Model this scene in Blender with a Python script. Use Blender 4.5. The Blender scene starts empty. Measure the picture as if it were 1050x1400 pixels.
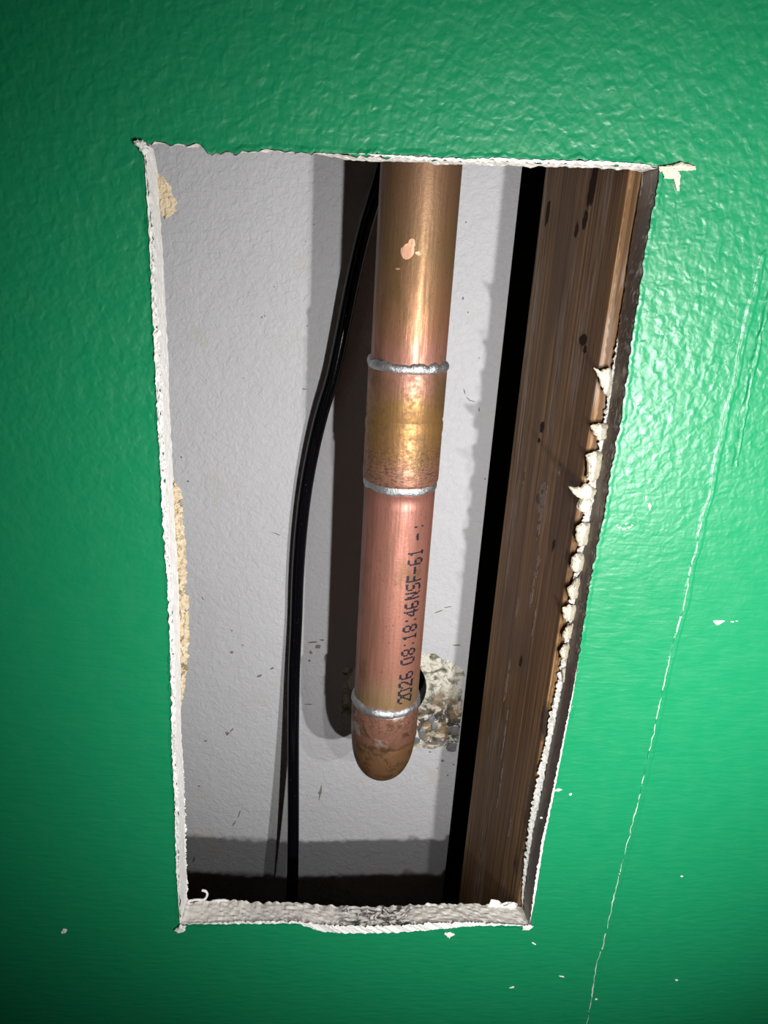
import bpy, bmesh, math, random
from mathutils import Vector, Matrix, noise
random.seed(7)
sc = bpy.context.scene
C = sc.collection

# ------------------------------------------------------------------ camera (solved from vanishing points)
W, H, FPX = 1050, 1400, 1000.0
CXP, CYP = W / 2, H / 2
nad = Vector((358 - CXP, -(3490 - CYP), -FPX)).normalized()      # plumb line, pointing down
DVX = 473
vy = CYP + ((DVX - CXP) * nad.x - FPX * nad.z) / nad.y
aY = Vector((DVX - CXP, -(vy - CYP), -FPX)).normalized()         # into the wall
aZ = -nad
aX = aY.cross(aZ)
CAM = Matrix((aX, aY, aZ))                                       # camera axes -> world
D = 0.234
EYE = Vector((0, -D, 0))
cam = bpy.data.cameras.new('camera')
co = bpy.data.objects.new('camera', cam)
C.objects.link(co)
co.matrix_world = Matrix.Translation(EYE) @ CAM.to_4x4()
cam.sensor_fit = 'HORIZONTAL'
cam.sensor_width = 36
cam.lens = 36 * FPX / W
cam.clip_start = 0.01
cam.clip_end = 20
sc.camera = co

# ------------------------------------------------------------------ world, lamps, exposure
wd = bpy.data.worlds.new('world')
sc.world = wd
wd.use_nodes = True
wd.node_tree.nodes['Background'].inputs[0].default_value = (0.8, 0.9, 1.0, 1)
wd.node_tree.nodes['Background'].inputs[1].default_value = 0.001


AIM = Vector((0.100, 0.0, -0.112))


def lamp(name, a, b, watts, size=0.0035):
    """one cell of the hand lamp held right of and below the lens"""
    l = bpy.data.lights.new(name, 'SPOT')
    l.energy = watts
    l.spot_size = math.radians(104)
    l.spot_blend = 1.0
    l.shadow_soft_size = size
    l.color = (1.0, 0.985, 0.96)
    o = bpy.data.objects.new(name, l)
    o.location = EYE + CAM @ Vector((a, b, 0))
    o.rotation_euler = (AIM - o.location).to_track_quat('-Z', 'Y').to_euler()
    C.objects.link(o)


LAMP = 3.0
lamp('lamp_light', 0.158, -0.124, 1.25 * LAMP)
lamp('lamp_light', 0.085, -0.124, 1.05 * LAMP)
lamp('lamp_light', 0.158, -0.054, 0.45 * LAMP)
lamp('lamp_light', 0.085, -0.054, 0.40 * LAMP)

vs = sc.view_settings
vs.view_transform = 'Standard'
vs.look = 'None'
vs.gamma = 1
vs.use_curve_mapping = False
vs.exposure = 0.0


# ------------------------------------------------------------------ helpers
def at(px, py, y):
    """the point of the depth plane y = const that was measured at this pixel"""
    d = CAM @ Vector((px - CXP, -(py - CYP), -FPX))
    return EYE + d * ((y + D) / d.y)


def lerp(a, b, t):
    return a + (b - a) * t


def interp(tab, v):
    if v <= tab[0][0]:
        return tab[0][1]
    for (a, p), (b, q) in zip(tab, tab[1:]):
        if v <= b:
            return lerp(p, q, (v - a) / (b - a))
    return tab[-1][1]


def nz(x, y=0.0, z=0.0, oct=3):
    return noise.fractal(Vector((x, y, z)), 1.0, 2.0, oct)


def link(name, me, mats, parent=None, origin=None):
    o = bpy.data.objects.new(name, me)
    for m in (mats if isinstance(mats, (list, tuple)) else [mats]):
        me.materials.append(m)
    C.objects.link(o)
    if parent is not None:
        o.parent = parent
    return o


def mesh(name, verts, faces, mats, parent=None, origin=(0, 0, 0), smooth=False, mi=None):
    me = bpy.data.meshes.new(name)
    og = Vector(origin)
    me.from_pydata([tuple(Vector(v) - og) for v in verts], [], faces)
    if smooth:
        me.polygons.foreach_set('use_smooth', [True] * len(me.polygons))
    if mi:
        me.polygons.foreach_set('material_index', mi)
    me.update()
    o = link(name, me, mats, parent)
    if parent is None:
        o.location = og
    return o


def recalc(o):
    bm = bmesh.new()
    bm.from_mesh(o.data)
    bmesh.ops.recalc_face_normals(bm, faces=bm.faces)
    bm.to_mesh(o.data)
    bm.free()


def tag(o, label=None, cat=None, group=None, kind=None):
    for k, v in (('label', label), ('category', cat), ('group', group), ('kind', kind)):
        if v:
            o[k] = v
    return o


# ------------------------------------------------------------------ materials
class Mat:
    def __init__(s, name, rough=0.7, metal=0.0, spec=0.5):
        s.m = bpy.data.materials.new(name)
        s.m.use_nodes = True
        s.t = s.m.node_tree
        s.b = s.t.nodes['Principled BSDF']
        s.b.inputs['Roughness'].default_value = rough
        s.b.inputs['Metallic'].default_value = metal
        s.b.inputs['Specular IOR Level'].default_value = spec
        s.tc = s.t.nodes.new('ShaderNodeTexCoord')

    def n(s, kind, **kw):
        n = s.t.nodes.new(kind)
        for k, v in kw.items():
            if hasattr(n, k):
                setattr(n, k, v)
            else:
                n.inputs[k.replace('_', ' ')].default_value = v
        return n

    def l(s, a, b):
        s.t.links.new(a, b)

    def vec(s, scale=(1, 1, 1), loc=(0, 0, 0), rot=(0, 0, 0)):
        m = s.n('ShaderNodeMapping')
        m.inputs['Scale'].default_value = scale
        m.inputs['Location'].default_value = loc
        m.inputs['Rotation'].default_value = rot
        s.l(s.tc.outputs['Object'], m.inputs[0])
        return m.outputs[0]

    def noise(s, scale, detail=3, rough=0.5, vec=None, dist=0.0):
        n = s.n('ShaderNodeTexNoise')
        n.inputs['Scale'].default_value = scale
        n.inputs['Detail'].default_value = detail
        n.inputs['Roughness'].default_value = rough
        n.inputs['Distortion'].default_value = dist
        s.l(vec if vec is not None else s.tc.outputs['Object'], n.inputs['Vector'])
        return n.outputs[0]

    def voro(s, scale, feature='F1', vec=None, rand=1.0):
        n = s.n('ShaderNodeTexVoronoi')
        n.feature = feature
        n.inputs['Scale'].default_value = scale
        n.inputs['Randomness'].default_value = rand
        s.l(vec if vec is not None else s.tc.outputs['Object'], n.inputs['Vector'])
        return n.outputs['Distance']

    def ramp(s, fac, stops, interp='LINEAR'):
        r = s.n('ShaderNodeValToRGB')
        r.color_ramp.interpolation = interp
        e = r.color_ramp.elements
        while len(e) < len(stops):
            e.new(0.5)
        for el, (p, c) in zip(e, stops):
            el.position = p
            el.color = (*c, 1) if isinstance(c, tuple) else (c, c, c, 1)
        s.l(fac, r.inputs[0])
        return r.outputs[0]

    def mix(s, fac, a, b, mode='MIX'):
        m = s.n('ShaderNodeMix', data_type='RGBA', blend_type=mode)
        for v, i in ((fac, 0), (a, 6), (b, 7)):
            if isinstance(v, tuple):
                m.inputs[i].default_value = (*v, 1)
            elif isinstance(v, (int, float)):
                m.inputs[i].default_value = v
            else:
                s.l(v, m.inputs[i])
        return m.outputs[2]

    def math(s, op, a, b=0.0, c=None, clamp=False):
        m = s.n('ShaderNodeMath', operation=op, use_clamp=clamp)
        for i, v in enumerate((a, b, c)):
            if v is None:
                continue
            if isinstance(v, (int, float)):
                m.inputs[i].default_value = v
            else:
                s.l(v, m.inputs[i])
        return m.outputs[0]

    def maprange(s, v, a, b, c=0.0, d=1.0):
        m = s.n('ShaderNodeMapRange')
        m.interpolation_type = 'SMOOTHSTEP'
        s.l(v, m.inputs[0])
        for i, q in zip((1, 2, 3, 4), (a, b, c, d)):
            m.inputs[i].default_value = q
        return m.outputs[0]

    def xyz(s, vec=None):
        x = s.n('ShaderNodeSeparateXYZ')
        s.l(vec if vec is not None else s.tc.outputs['Object'], x.inputs[0])
        return x.outputs

    def col(s, v):
        if isinstance(v, tuple):
            s.b.inputs['Base Color'].default_value = (*v, 1)
        else:
            s.l(v, s.b.inputs['Base Color'])

    def rough(s, v):
        s.l(v, s.b.inputs['Roughness'])

    def bump(s, h, dist, strength=1.0):
        b = s.n('ShaderNodeBump')
        b.inputs['Distance'].default_value = dist
        b.inputs['Strength'].default_value = strength
        s.l(h, b.inputs['Height'])
        prev = getattr(s, '_bump', None)
        if prev is not None:
            s.l(prev, b.inputs['Normal'])
        s._bump = b.outputs[0]
        s.l(b.outputs[0], s.b.inputs['Normal'])


def m_green():
    M = Mat('green_gloss_paint', rough=0.30, spec=0.55)
    big = M.noise(6, 2)
    fine = M.noise(900, 2)
    base = M.mix(big, (0.006, 0.20, 0.079), (0.008, 0.24, 0.098))
    # plaster dust rubbed into the paint near the cut
    X = M.xyz()
    dust = M.noise(1300, 2, 0.7)
    dustm = M.maprange(dust, 0.70, 0.80)
    area = M.maprange(M.noise(16, 2), 0.50, 0.68)
    M.col(M.mix(M.math('MULTIPLY', M.math('MULTIPLY', dustm, area), 0.35), base, (0.7, 0.8, 0.74)))
    # roller stipple: pebbly, and drawn out sideways low on the wall
    peb = M.noise(330, 1.6, 0.45, dist=0.3)
    streak = M.maprange(M.noise(240, 2, 0.45, vec=M.vec((0.5, 1, 2.0)), dist=0.3), 0, 1, 0.3, 0.68)
    lowf = M.maprange(X[2], -0.02, -0.16)
    m = M.n('ShaderNodeMix', data_type='FLOAT')
    M.l(lowf, m.inputs[0]); M.l(peb, m.inputs[2]); M.l(streak, m.inputs[3])
    M.bump(m.outputs[0], 0.0012, 0.45)
    M.bump(fine, 0.00012, 0.3)
    M.rough(M.maprange(M.noise(120, 2), 0.2, 0.8, 0.32, 0.46))
    return M.m


def m_panel():
    M = Mat('old_white_paint', rough=0.62, spec=0.3)
    base = M.mix(M.noise(14, 3), (0.40, 0.40, 0.42), (0.48, 0.48, 0.50))
    stain = M.maprange(M.noise(38, 3, 0.6), 0.60, 0.74)
    base = M.mix(M.math('MULTIPLY', stain, 0.35), base, (0.40, 0.37, 0.29))
    speck = M.maprange(M.voro(55), 0.035, 0.02)
    speck = M.math('MULTIPLY', speck, M.maprange(M.noise(20), 0.52, 0.6))
    base = M.mix(M.math('MULTIPLY', speck, 0.85), base, (0.06, 0.055, 0.05))
    M.col(base)
    M.bump(M.noise(330, 4, 0.6, dist=0.8), 0.0016, 0.5)
    M.bump(M.noise(70, 2), 0.002, 0.25)
    return M.m


def m_gypsum():
    M = Mat('gypsum_cut', rough=0.95, spec=0.1)
    base = M.mix(M.noise(420, 4, 0.7), (0.80, 0.75, 0.68), (0.95, 0.93, 0.89))
    pit = M.maprange(M.voro(420), 0.16, 0.05)
    base = M.mix(M.math('MULTIPLY', pit, 0.35), base, (0.30, 0.26, 0.21))
    dirt = M.maprange(M.noise(120, 4, 0.7), 0.665, 0.72)
    base = M.mix(M.math('MULTIPLY', dirt, 0.85), base, (0.16, 0.12, 0.075))
    # soot marks on the sill, where the joint below was soldered
    X = M.xyz()
    s1 = at(515, 1250, 0.006)
    dx = M.math('ABSOLUTE', M.math('SUBTRACT', X[0], s1.x))
    soot = M.math('MULTIPLY', M.maprange(dx, 0.020, 0.012), M.maprange(M.noise(170, 4, 0.7, dist=1.5), 0.47, 0.56))
    soot = M.math('MULTIPLY', soot, M.maprange(X[2], s1.z + 0.02, s1.z + 0.012))
    base = M.mix(M.math('MULTIPLY', soot, 0.93), base, (0.045, 0.045, 0.05))
    M.col(base)
    M.bump(M.noise(900, 4, 0.7), 0.0007, 0.45)
    return M.m


def m_core_shade():  # gypsum darkened to grey: shade of the right-hand cut put into the colour
    M = Mat('sawn_gypsum_shaded', rough=0.9, spec=0.15)
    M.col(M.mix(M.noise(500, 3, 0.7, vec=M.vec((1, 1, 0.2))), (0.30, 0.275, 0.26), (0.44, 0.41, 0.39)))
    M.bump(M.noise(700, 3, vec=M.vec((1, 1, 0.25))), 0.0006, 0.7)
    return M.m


def m_paper(name, a, b, dark=(0.10, 0.07, 0.04), thr=0.62, bs=0.9):
    M = Mat(name, rough=0.95, spec=0.1)
    base = M.mix(M.noise(500, 4, 0.7), a, b)
    d = M.maprange(M.noise(260, 4, 0.7), thr, thr + 0.08)
    M.col(M.mix(M.math('MULTIPLY', d, 0.8), base, dark))
    M.bump(M.noise(1100, 4, 0.7, vec=M.vec((1, 1, 1), rot=(0.3, 0.5, 0))), 0.0009, bs)
    return M.m


def m_wood():
    M = Mat('old_softwood', rough=0.6, spec=0.3)
    X = M.xyz()
    warp = M.noise(9, 2)
    wv = M.vec((1.0, 1.0, 0.012))
    grain = M.noise(620, 3, 0.55, vec=wv, dist=0.15)
    wide = M.noise(95, 3, 0.6, vec=M.vec((1.0, 1.0, 0.04)), dist=0.3)
    blot = M.noise(22, 3, 0.6, vec=M.vec((1, 1, 0.45)))
    c = M.ramp(grain, [(0.34, (0.10, 0.052, 0.022)), (0.5, (0.26, 0.142, 0.060)), (0.66, (0.40, 0.235, 0.10))])
    c = M.mix(M.maprange(wide, 0.42, 0.62, 0.0, 0.6), c, (0.17, 0.088, 0.04))
    c = M.mix(M.maprange(blot, 0.52, 0.70, 0.0, 0.6), c, (0.10, 0.06, 0.035))
    # pin knots
    kn = M.math('ADD', M.voro(26, vec=M.vec((0, 1, 0.40), loc=(0.3, 0.214, 0.1))), M.math('MULTIPLY', M.math('SUBTRACT', M.noise(300, 2), 0.5), 0.1))
    c = M.mix(M.maprange(kn, 0.12, 0.05), c, (0.045, 0.025, 0.015))
    # chalky scuffs dragged down the side
    sc_ = M.noise(60, 4, 0.65, vec=M.vec((1.0, 1.0, 0.12), loc=(0.02, 0.01, 0)))
    fl = M.noise(1000, 2, vec=M.vec((1, 1, 0.06)))
    sm = M.math('MULTIPLY', M.maprange(sc_, 0.53, 0.62), M.maprange(fl, 0.42, 0.54))
    c = M.mix(M.math('MULTIPLY', sm, 0.45), c, (0.46, 0.38, 0.33))
    M.col(c)
    M.bump(grain, 0.0008, 0.9)
    return M.m


def m_copper(name, stops, z0, z1, speck=0.0, metal=0.62, drag=0.06, mottle=False):
    """stops: (world z, colour) down the length; z0 is the pipe's foot"""
    M = Mat(name, metal=metal, spec=0.5)
    X = M.xyz()
    wob = M.noise(55, 3, 0.6, vec=M.vec((1, 1, 0.6)))
    z = M.math('ADD', X[2], M.math('MULTIPLY', M.math('SUBTRACT', wob, 0.5), 0.014))
    lo, hi = z1
    t = M.math('DIVIDE', M.math('SUBTRACT', z, lo - z0), hi - lo)
    c = M.ramp(t, [((s - lo) / (hi - lo), col) for s, col in stops])
    streak = M.noise(420, 4, 0.65, vec=M.vec((1, 1, drag)))
    c = M.mix(M.maprange(streak, 0.42, 0.66, 0.0, 0.5), c, (0.15, 0.08, 0.042))
    blotch = M.noise(62, 4, 0.65, vec=M.vec((1, 1, 0.5)))
    c = M.mix(M.maprange(blotch, 0.54, 0.68, 0.0, 0.65), c, (0.17, 0.105, 0.04))
    flk = M.maprange(M.noise(820, 4, 0.75, vec=M.vec((1, 1, 0.6))), 0.60, 0.68)
    c = M.mix(M.math('MULTIPLY', flk, 0.6), c, (0.10, 0.05, 0.03))
    if speck:
        d = M.maprange(M.noise(760, 4, 0.75, vec=M.vec((1, 1, 2.6))), 0.50, 0.58)
        hgt = M.maprange(X[2], speck[0] - z0, speck[1] - z0)
        c = M.mix(M.math('MULTIPLY', M.math('MULTIPLY', d, hgt), 0.8), c, (0.09, 0.045, 0.03))
    if mottle:
        c = M.mix(M.maprange(M.noise(170, 5, 0.7, dist=0.8), 0.50, 0.62, 0, 0.75), c, (0.075, 0.045, 0.025))
        pale = M.math('MULTIPLY', M.maprange(M.noise(120, 4, 0.6, vec=M.vec(loc=(3, 1, 2))), 0.56, 0.64), M.maprange(X[2], zSeam - z0, zSeam - z0 + 0.006))
        c = M.mix(M.math('MULTIPLY', pale, 0.6), c, (0.45, 0.42, 0.38))
    M.col(c)
    M.rough(M.maprange(streak, 0.3, 0.7, 0.42, 0.62))
    M.bump(M.noise(900, 3, 0.6, vec=M.vec((1, 1, 0.08))), 0.0002, 0.5)
    M.bump(M.noise(700, 3, 0.6), 0.0002, 0.35)
    return M.m


def m_solder():
    M = Mat('solder', rough=0.36, metal=0.85)
    M.col(M.mix(M.noise(600, 4, 0.7), (0.20, 0.20, 0.21), (0.72, 0.73, 0.74)))
    M.bump(M.noise(800, 4, 0.7), 0.0006, 0.8)
    return M.m


def m_plain(name, colr, rough=0.6, metal=0.0, spec=0.5, n=None):
    M = Mat(name, rough, metal, spec)
    M.col(M.mix(M.noise(300, 3), colr, tuple(min(1, q * (n or 1.25)) for q in colr)))
    return M.m


def m_cable():
    M = Mat('black_sheath', rough=0.14, spec=0.2)
    sp = M.maprange(M.noise(1400, 3, 0.7), 0.70, 0.76)
    M.col(M.mix(M.math('MULTIPLY', sp, 0.5), (0.0022, 0.0022, 0.003), (0.45, 0.45, 0.46)))
    M.bump(M.noise(900, 2), 0.0001, 0.3)
    return M.m


def m_crust():
    M = Mat('burnt_mortar', rough=0.85, spec=0.2)
    n1 = M.noise(130, 5, 0.7, dist=1.2)
    c = M.ramp(n1, [(0.34, (0.09, 0.085, 0.065)), (0.44, (0.30, 0.29, 0.22)), (0.51, (0.62, 0.60, 0.53)),
                    (0.58, (0.66, 0.63, 0.55)), (0.66, (0.34, 0.28, 0.16))])
    X = M.xyz()
    p = at(604, 990, 0.10)
    dz = M.math('SUBTRACT', X[2], p.z)
    dx = M.math('SUBTRACT', X[0], p.x)
    r = M.math('SQRT', M.math('ADD', M.math('MULTIPLY', dx, dx), M.math('MULTIPLY', dz, dz)))
    burn = M.math('MULTIPLY', M.maprange(r, 0.024, 0.010), M.maprange(M.noise(150, 4, 0.7, dist=0.8), 0.42, 0.50))
    c = M.mix(M.math('MULTIPLY', burn, 0.95), c, (0.035, 0.028, 0.025))
    tan = M.math('MULTIPLY', M.maprange(r, 0.026, 0.012), M.maprange(M.noise(100, 4), 0.45, 0.6))
    c = M.mix(M.math('MULTIPLY', tan, 0.5), c, (0.42, 0.29, 0.17))
    M.col(c)
    M.bump(M.noise(450, 5, 0.7), 0.0015, 0.8)
    return M.m


GREEN, PANEL, GYP, CORE_SHADE, WOOD = m_green(), m_panel(), m_gypsum(), m_core_shade(), m_wood()
FRINGE = m_paper('torn_white_paper', (0.78, 0.77, 0.73), (0.92, 0.91, 0.88), (0.5, 0.45, 0.36), 0.68, 0.6)
KRAFT = m_paper('torn_backing_paper', (0.50, 0.37, 0.21), (0.80, 0.71, 0.55), (0.16, 0.11, 0.06), 0.58)
CREAM = m_paper('crumbled_gypsum', (0.66, 0.58, 0.42), (0.84, 0.79, 0.67), (0.45, 0.34, 0.2), 0.64)
CHALK = m_paper('clean_white_gypsum', (0.88, 0.87, 0.85), (0.95, 0.94, 0.92), (0.7, 0.66, 0.6), 0.72, 0.25)
SOLDER, CABLE, CRUST = m_solder(), m_cable(), m_crust()
DIRT = m_plain('dirt', (0.16, 0.15, 0.125), 0.9, spec=0.1)
KRAFTBACK = m_plain('grey_backing_paper', (0.075, 0.06, 0.045), 0.95, spec=0.05)
DROP = m_plain('dull_solder', (0.13, 0.13, 0.135), 0.4, metal=0.5, n=3.0)
INK = m_plain('ink', (0.010, 0.008, 0.018), 0.5)
REAR = m_plain('dark_backing', (0.05, 0.042, 0.035), 0.95, spec=0.1)

# ------------------------------------------------------------------ front wall: board with a hand-sawn opening
T = 0.0127           # board thickness
# green edge of the cut, measured round the opening (clockwise from the top left)
TOP = [(196, 197), (222, 196), (250, 197), (277, 200), (284, 212), (300, 208), (380, 206), (430, 208), (470, 209),
       (520, 212), (560, 215), (600, 217), (650, 219), (690, 217), (700, 219), (760, 221), (830, 223), (880, 225), (903, 229)]
RIGHT = [(903, 229), (899, 252), (893, 285), (884, 330), (876, 390), (866, 452), (856, 530), (846, 590), (836, 640),
         (827, 700), (816, 750), (806, 800), (798, 850), (791, 900), (783, 950), (773, 1000), (763, 1050), (753, 1100),
         (742, 1150), (734, 1200), (724, 1266)]
BOTTOM = [(724, 1266), (690, 1264), (640, 1262), (590, 1263), (540, 1266), (500, 1267), (460, 1266), (430, 1264),
          (410, 1261), (350, 1261), (300, 1262), (262, 1263), (246, 1264)]
LEFT = [(246, 1264), (243, 1190), (242, 1100), (237, 1020), (237, 960), (235, 880), (232, 800), (226, 720), (223, 640),
        (219, 570), (216, 480), (210, 380), (205, 300), (196, 197)]


def dens(poly, step, y=0.0):
    pts = [at(px, py, y) for px, py in poly]
    out = []
    for a, b in zip(pts, pts[1:]):
        n = max(1, int((b - a).length / step))
        for i in range(n):
            out.append(a.lerp(b, i / n))
    return out


edge, side = [], []
for k, poly in enumerate((TOP, RIGHT, BOTTOM, LEFT)):
    p = dens(poly, 0.0009)
    edge += p
    side += [k] * len(p)
NE = len(edge)
cen = Vector((sum(p.x for p in edge) / NE, 0, sum(p.z for p in edge) / NE))
inward = []
for i in range(NE):
    t = (edge[(i + 3) % NE] - edge[i - 3])
    n = Vector((t.z, 0, -t.x)).normalized()
    if n.dot(cen - edge[i]) < 0:
        n = -n
    inward.append(n)
for i in range(NE):
    p = edge[i]
    amp = (0.0011, 0.0005, 0.0005, 0.0005)[side[i]]
    d = amp * (nz(p.x * 260, p.z * 260, 3.1, 4)) + 0.00025 * random.uniform(-1, 1)
    edge[i] = p + inward[i] * d

BX0, BX1, BZ0, BZ1 = -0.62, 0.66, -0.95, 0.42


def to_rect(p, off=0.0):
    d = p - cen
    d.y = 0
    sx = ((BX1 if d.x > 0 else BX0) - cen.x) / d.x if abs(d.x) > 1e-9 else 1e9
    sz = ((BZ1 if d.z > 0 else BZ0) - cen.z) / d.z if abs(d.z) > 1e-9 else 1e9
    return cen + d * min(sx, sz)


V, F, MI = [], [], []
rings = []
# painted face: outer rectangle -> small lifted lip -> edge, then paper thickness
for j in range(4):
    row = []
    for i in range(NE):
        p = edge[i]
        if j == 0:
            q = to_rect(p)
        elif j == 1:
            q = p - inward[i] * 0.0018
        elif j == 2:
            lift = 0.00012 + 0.0004 * max(0, nz(p.x * 120, p.z * 120, 9))
            q = p - inward[i] * 0.0008 - Vector((0, lift, 0))
        else:
            lift = 0.00008 + 0.0005 * max(0, nz(p.x * 120, p.z * 120, 9))
            q = p - Vector((0, lift, 0))
        row.append(len(V))
        V.append(q)
    rings.append(row)
for a, b in zip(rings, rings[1:]):
    for i in range(NE):
        k = (i + 1) % NE
        F.append((a[i], a[k], b[k], b[i]))
        MI.append(0)
# back face and the outer rim
base = len(V)
for i in range(NE):
    V.append(edge[i] - inward[i] * 0.0006 + Vector((0, 0.0006, 0)))
for i in range(NE):
    k = (i + 1) % NE
    F.append((rings[3][i], rings[3][k], base + k, base + i))
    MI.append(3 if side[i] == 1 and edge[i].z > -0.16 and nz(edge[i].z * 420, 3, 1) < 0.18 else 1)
b2 = len(V)
for i in range(NE):
    V.append(edge[i] - inward[i] * (0.0065 if side[i] in (0, 2) else 0.0006) + Vector((0, T, 0)))
for i in range(NE):
    V.append(to_rect(edge[i]) + Vector((0, T, 0)))
for i in range(NE):
    k = (i + 1) % NE
    F.append((base + i, base + k, b2 + k, b2 + i)); MI.append(1)
    F.append((b2 + i, b2 + k, b2 + NE + k, b2 + NE + i)); MI.append(2)
    F.append((b2 + NE + i, b2 + NE + k, rings[0][k], rings[0][i])); MI.append(0)
wall_front = mesh('wall_front', V, F, [GREEN, FRINGE, KRAFTBACK, CORE_SHADE], mi=MI)
recalc(wall_front)
tag(wall_front, 'bright green gloss painted plasterboard wall with a rough sawn opening', kind='structure')


# the sawn core, a rough strip all round the opening (one part per side)
CUTX, SILLX = at(478, 212, 0).x, at(325, 1245, 0).x
soft = []
for i in range(NE):
    w = 0
    while w < 9 and side[(i + w + 1) % NE] == side[i] and side[i - w - 1] == side[i]:
        w += 1
    soft.append(sum((edge[(i + q) % NE] for q in range(-w, w + 1)), Vector()) / (2 * w + 1))


def core_side(k, name_mat):
    idx = [i for i in range(NE) if side[i] == k] + [([i for i in range(NE) if side[i] == (k + 1) % 4])[0]]
    NR = 9
    v, f = [], []
    for j in range(NR + 1):
        t = j / NR
        for i in idx:
            near = min(1.0, t * 3.0)
            p = edge[i].lerp(soft[i], near)
            r = 0.00045 * nz(p.x * 400, t * 7, p.z * 400, 4)
            e = 0.0
            if k == 2 and t > 0.6:        # ragged rear arris of the sill
                e = 0.0010 * nz(p.x * 330, 4.0, 1.0, 4) * (t - 0.6) / 0.4
            if k in (1, 3):
                r *= 0.5
            if k == 2:                    # the sill falls away to the rear
                e -= t * (0.0016 + 0.0014 * max(0, min(1, (p.x - SILLX) / 0.004)))
            if k == 0:                    # undercut: the saw leaned as it crossed the left half
                e -= 0.0016 * t * max(0, min(1, (CUTX - p.x) / 0.012))
            q = p + inward[i] * (0.0002 + r + e) + Vector((0, 0.0002 + t * (T - 0.0003) + (0.0008 * nz(p.x * 400, p.z * 400, 2) if j == NR else 0), 0))
            v.append(q)
    # a rear return, so the strip has depth behind its arris
    for i in idx:
        v.append(edge[i] - inward[i] * (0.0062 if k in (0, 2) else 0.0005) + Vector((0, T + 0.0002, 0)))
    n = len(idx)
    for j in range(NR + 1):
        for i in range(n - 1):
            f.append((j * n + i, j * n + i + 1, (j + 1) * n + i + 1, (j + 1) * n + i))
    o = mesh('gypsum_core', v, f, name_mat, wall_front)
    return o


core_side(0, GYP)
tag(core_side(1, CORE_SHADE), 'sawn plaster edge with its shade painted in as grey')
core_side(2, GYP)
core_side(3, CHALK)


def strip(name, px_edge, w_in, w_out, y, mat, parent, seed, thick=0.0004, rough=0.0004, step=0.0007, rows=4, jag=0.0006, label=None, both=True):
    """ragged torn strip: follows a measured line, w_in / w_out widths vary along it"""
    pts = dens(px_edge, step, y)
    n = len(pts)
    v, f = [], []
    for s in (0, 1):
        for j in range(rows + 1):
            t = j / rows
            for i, p in enumerate(pts):
                d = (pts[min(i + 1, n - 1)] - pts[max(i - 1, 0)]).normalized()
                nn = Vector((d.z, 0, -d.x))
                u = i / (n - 1)
                end = min(1, 6 * u, 6 * (1 - u))
                a = -interp(w_out, u) * end - (jag * 0.5 * (nz(i * 0.31, seed, 5, 3)) * end if both else 0)
                b = interp(w_in, u) * end + jag * (nz(i * 0.37, seed, 1, 4) + 0.5 * random.uniform(-1, 1)) * end
                off = lerp(a, b, t)
                yy = rough * nz(p.x * 500 + off * 700, seed, p.z * 500, 3) + (thick if s else 0) * (1 if 0 < j < rows else 0.2)
                v.append(p + nn * off + Vector((0, yy, 0)))
    m = (rows + 1) * n
    for s in (0, 1):
        for j in range(rows):
            for i in range(n - 1):
                q = (s * m + j * n + i, s * m + j * n + i + 1, s * m + (j + 1) * n + i + 1, s * m + (j + 1) * n + i)
                f.append(q if s == 0 else q[::-1])
    for j in (0, rows):
        for i in range(n - 1):
            a, b = j * n + i, j * n + i + 1
            f.append((a, b, m + b, m + a))
    o = mesh(name, v, f, mat, parent)
    recalc(o)
    if label:
        o['label'] = label
    return o


# white front paper frayed along the left cut (walks bottom -> top; "in" is to the right)
mm = 0.001
strip('frayed_paper', LEFT, [(0, 0.3 * mm), (1, 0.3 * mm)], [(0, 1.2 * mm), (0.3, 0.7 * mm), (0.6, 0.8 * mm), (1, 1.3 * mm)], -0.0007, FRINGE, wall_front, 11, jag=0.0012, rough=0.0005)
strip('frayed_paper', RIGHT[13:], [(0, .1 * mm), (1, 0.4 * mm)], [(0, 0.1 * mm), (0.5, 0.4 * mm), (1, 0.8 * mm)], -0.0006, FRINGE, wall_front, 17, jag=0.0005, rough=0.0004, thick=0.0003)
strip('frayed_paper', [(x, y + 0) for x, y in TOP[8:]], [(0, .1 * mm), (0.5, 0.3 * mm), (1, 0.4 * mm)], [(0, 0.2 * mm), (0.5, .3 * mm), (1, 0.5 * mm)], -0.0006, FRINGE, wall_front, 23, jag=0.0009, rough=0.0004)
# torn lip of front paper below the sill
strip('torn_lip', [(x, y) for x, y in BOTTOM], [(0, 0.2 * mm), (1, 0.2 * mm)],
      [(0, 1.5 * mm), (0.15, 1.6 * mm), (0.3, 3.6 * mm), (0.42, 3.8 * mm), (0.6, 3.9 * mm), (0.63, 2.2 * mm), (0.68, 0.7 * mm), (1, 0.9 * mm)],
      -0.0007, FRINGE, wall_front, 31, jag=0.0010, rough=0.0005, rows=5)


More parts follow.
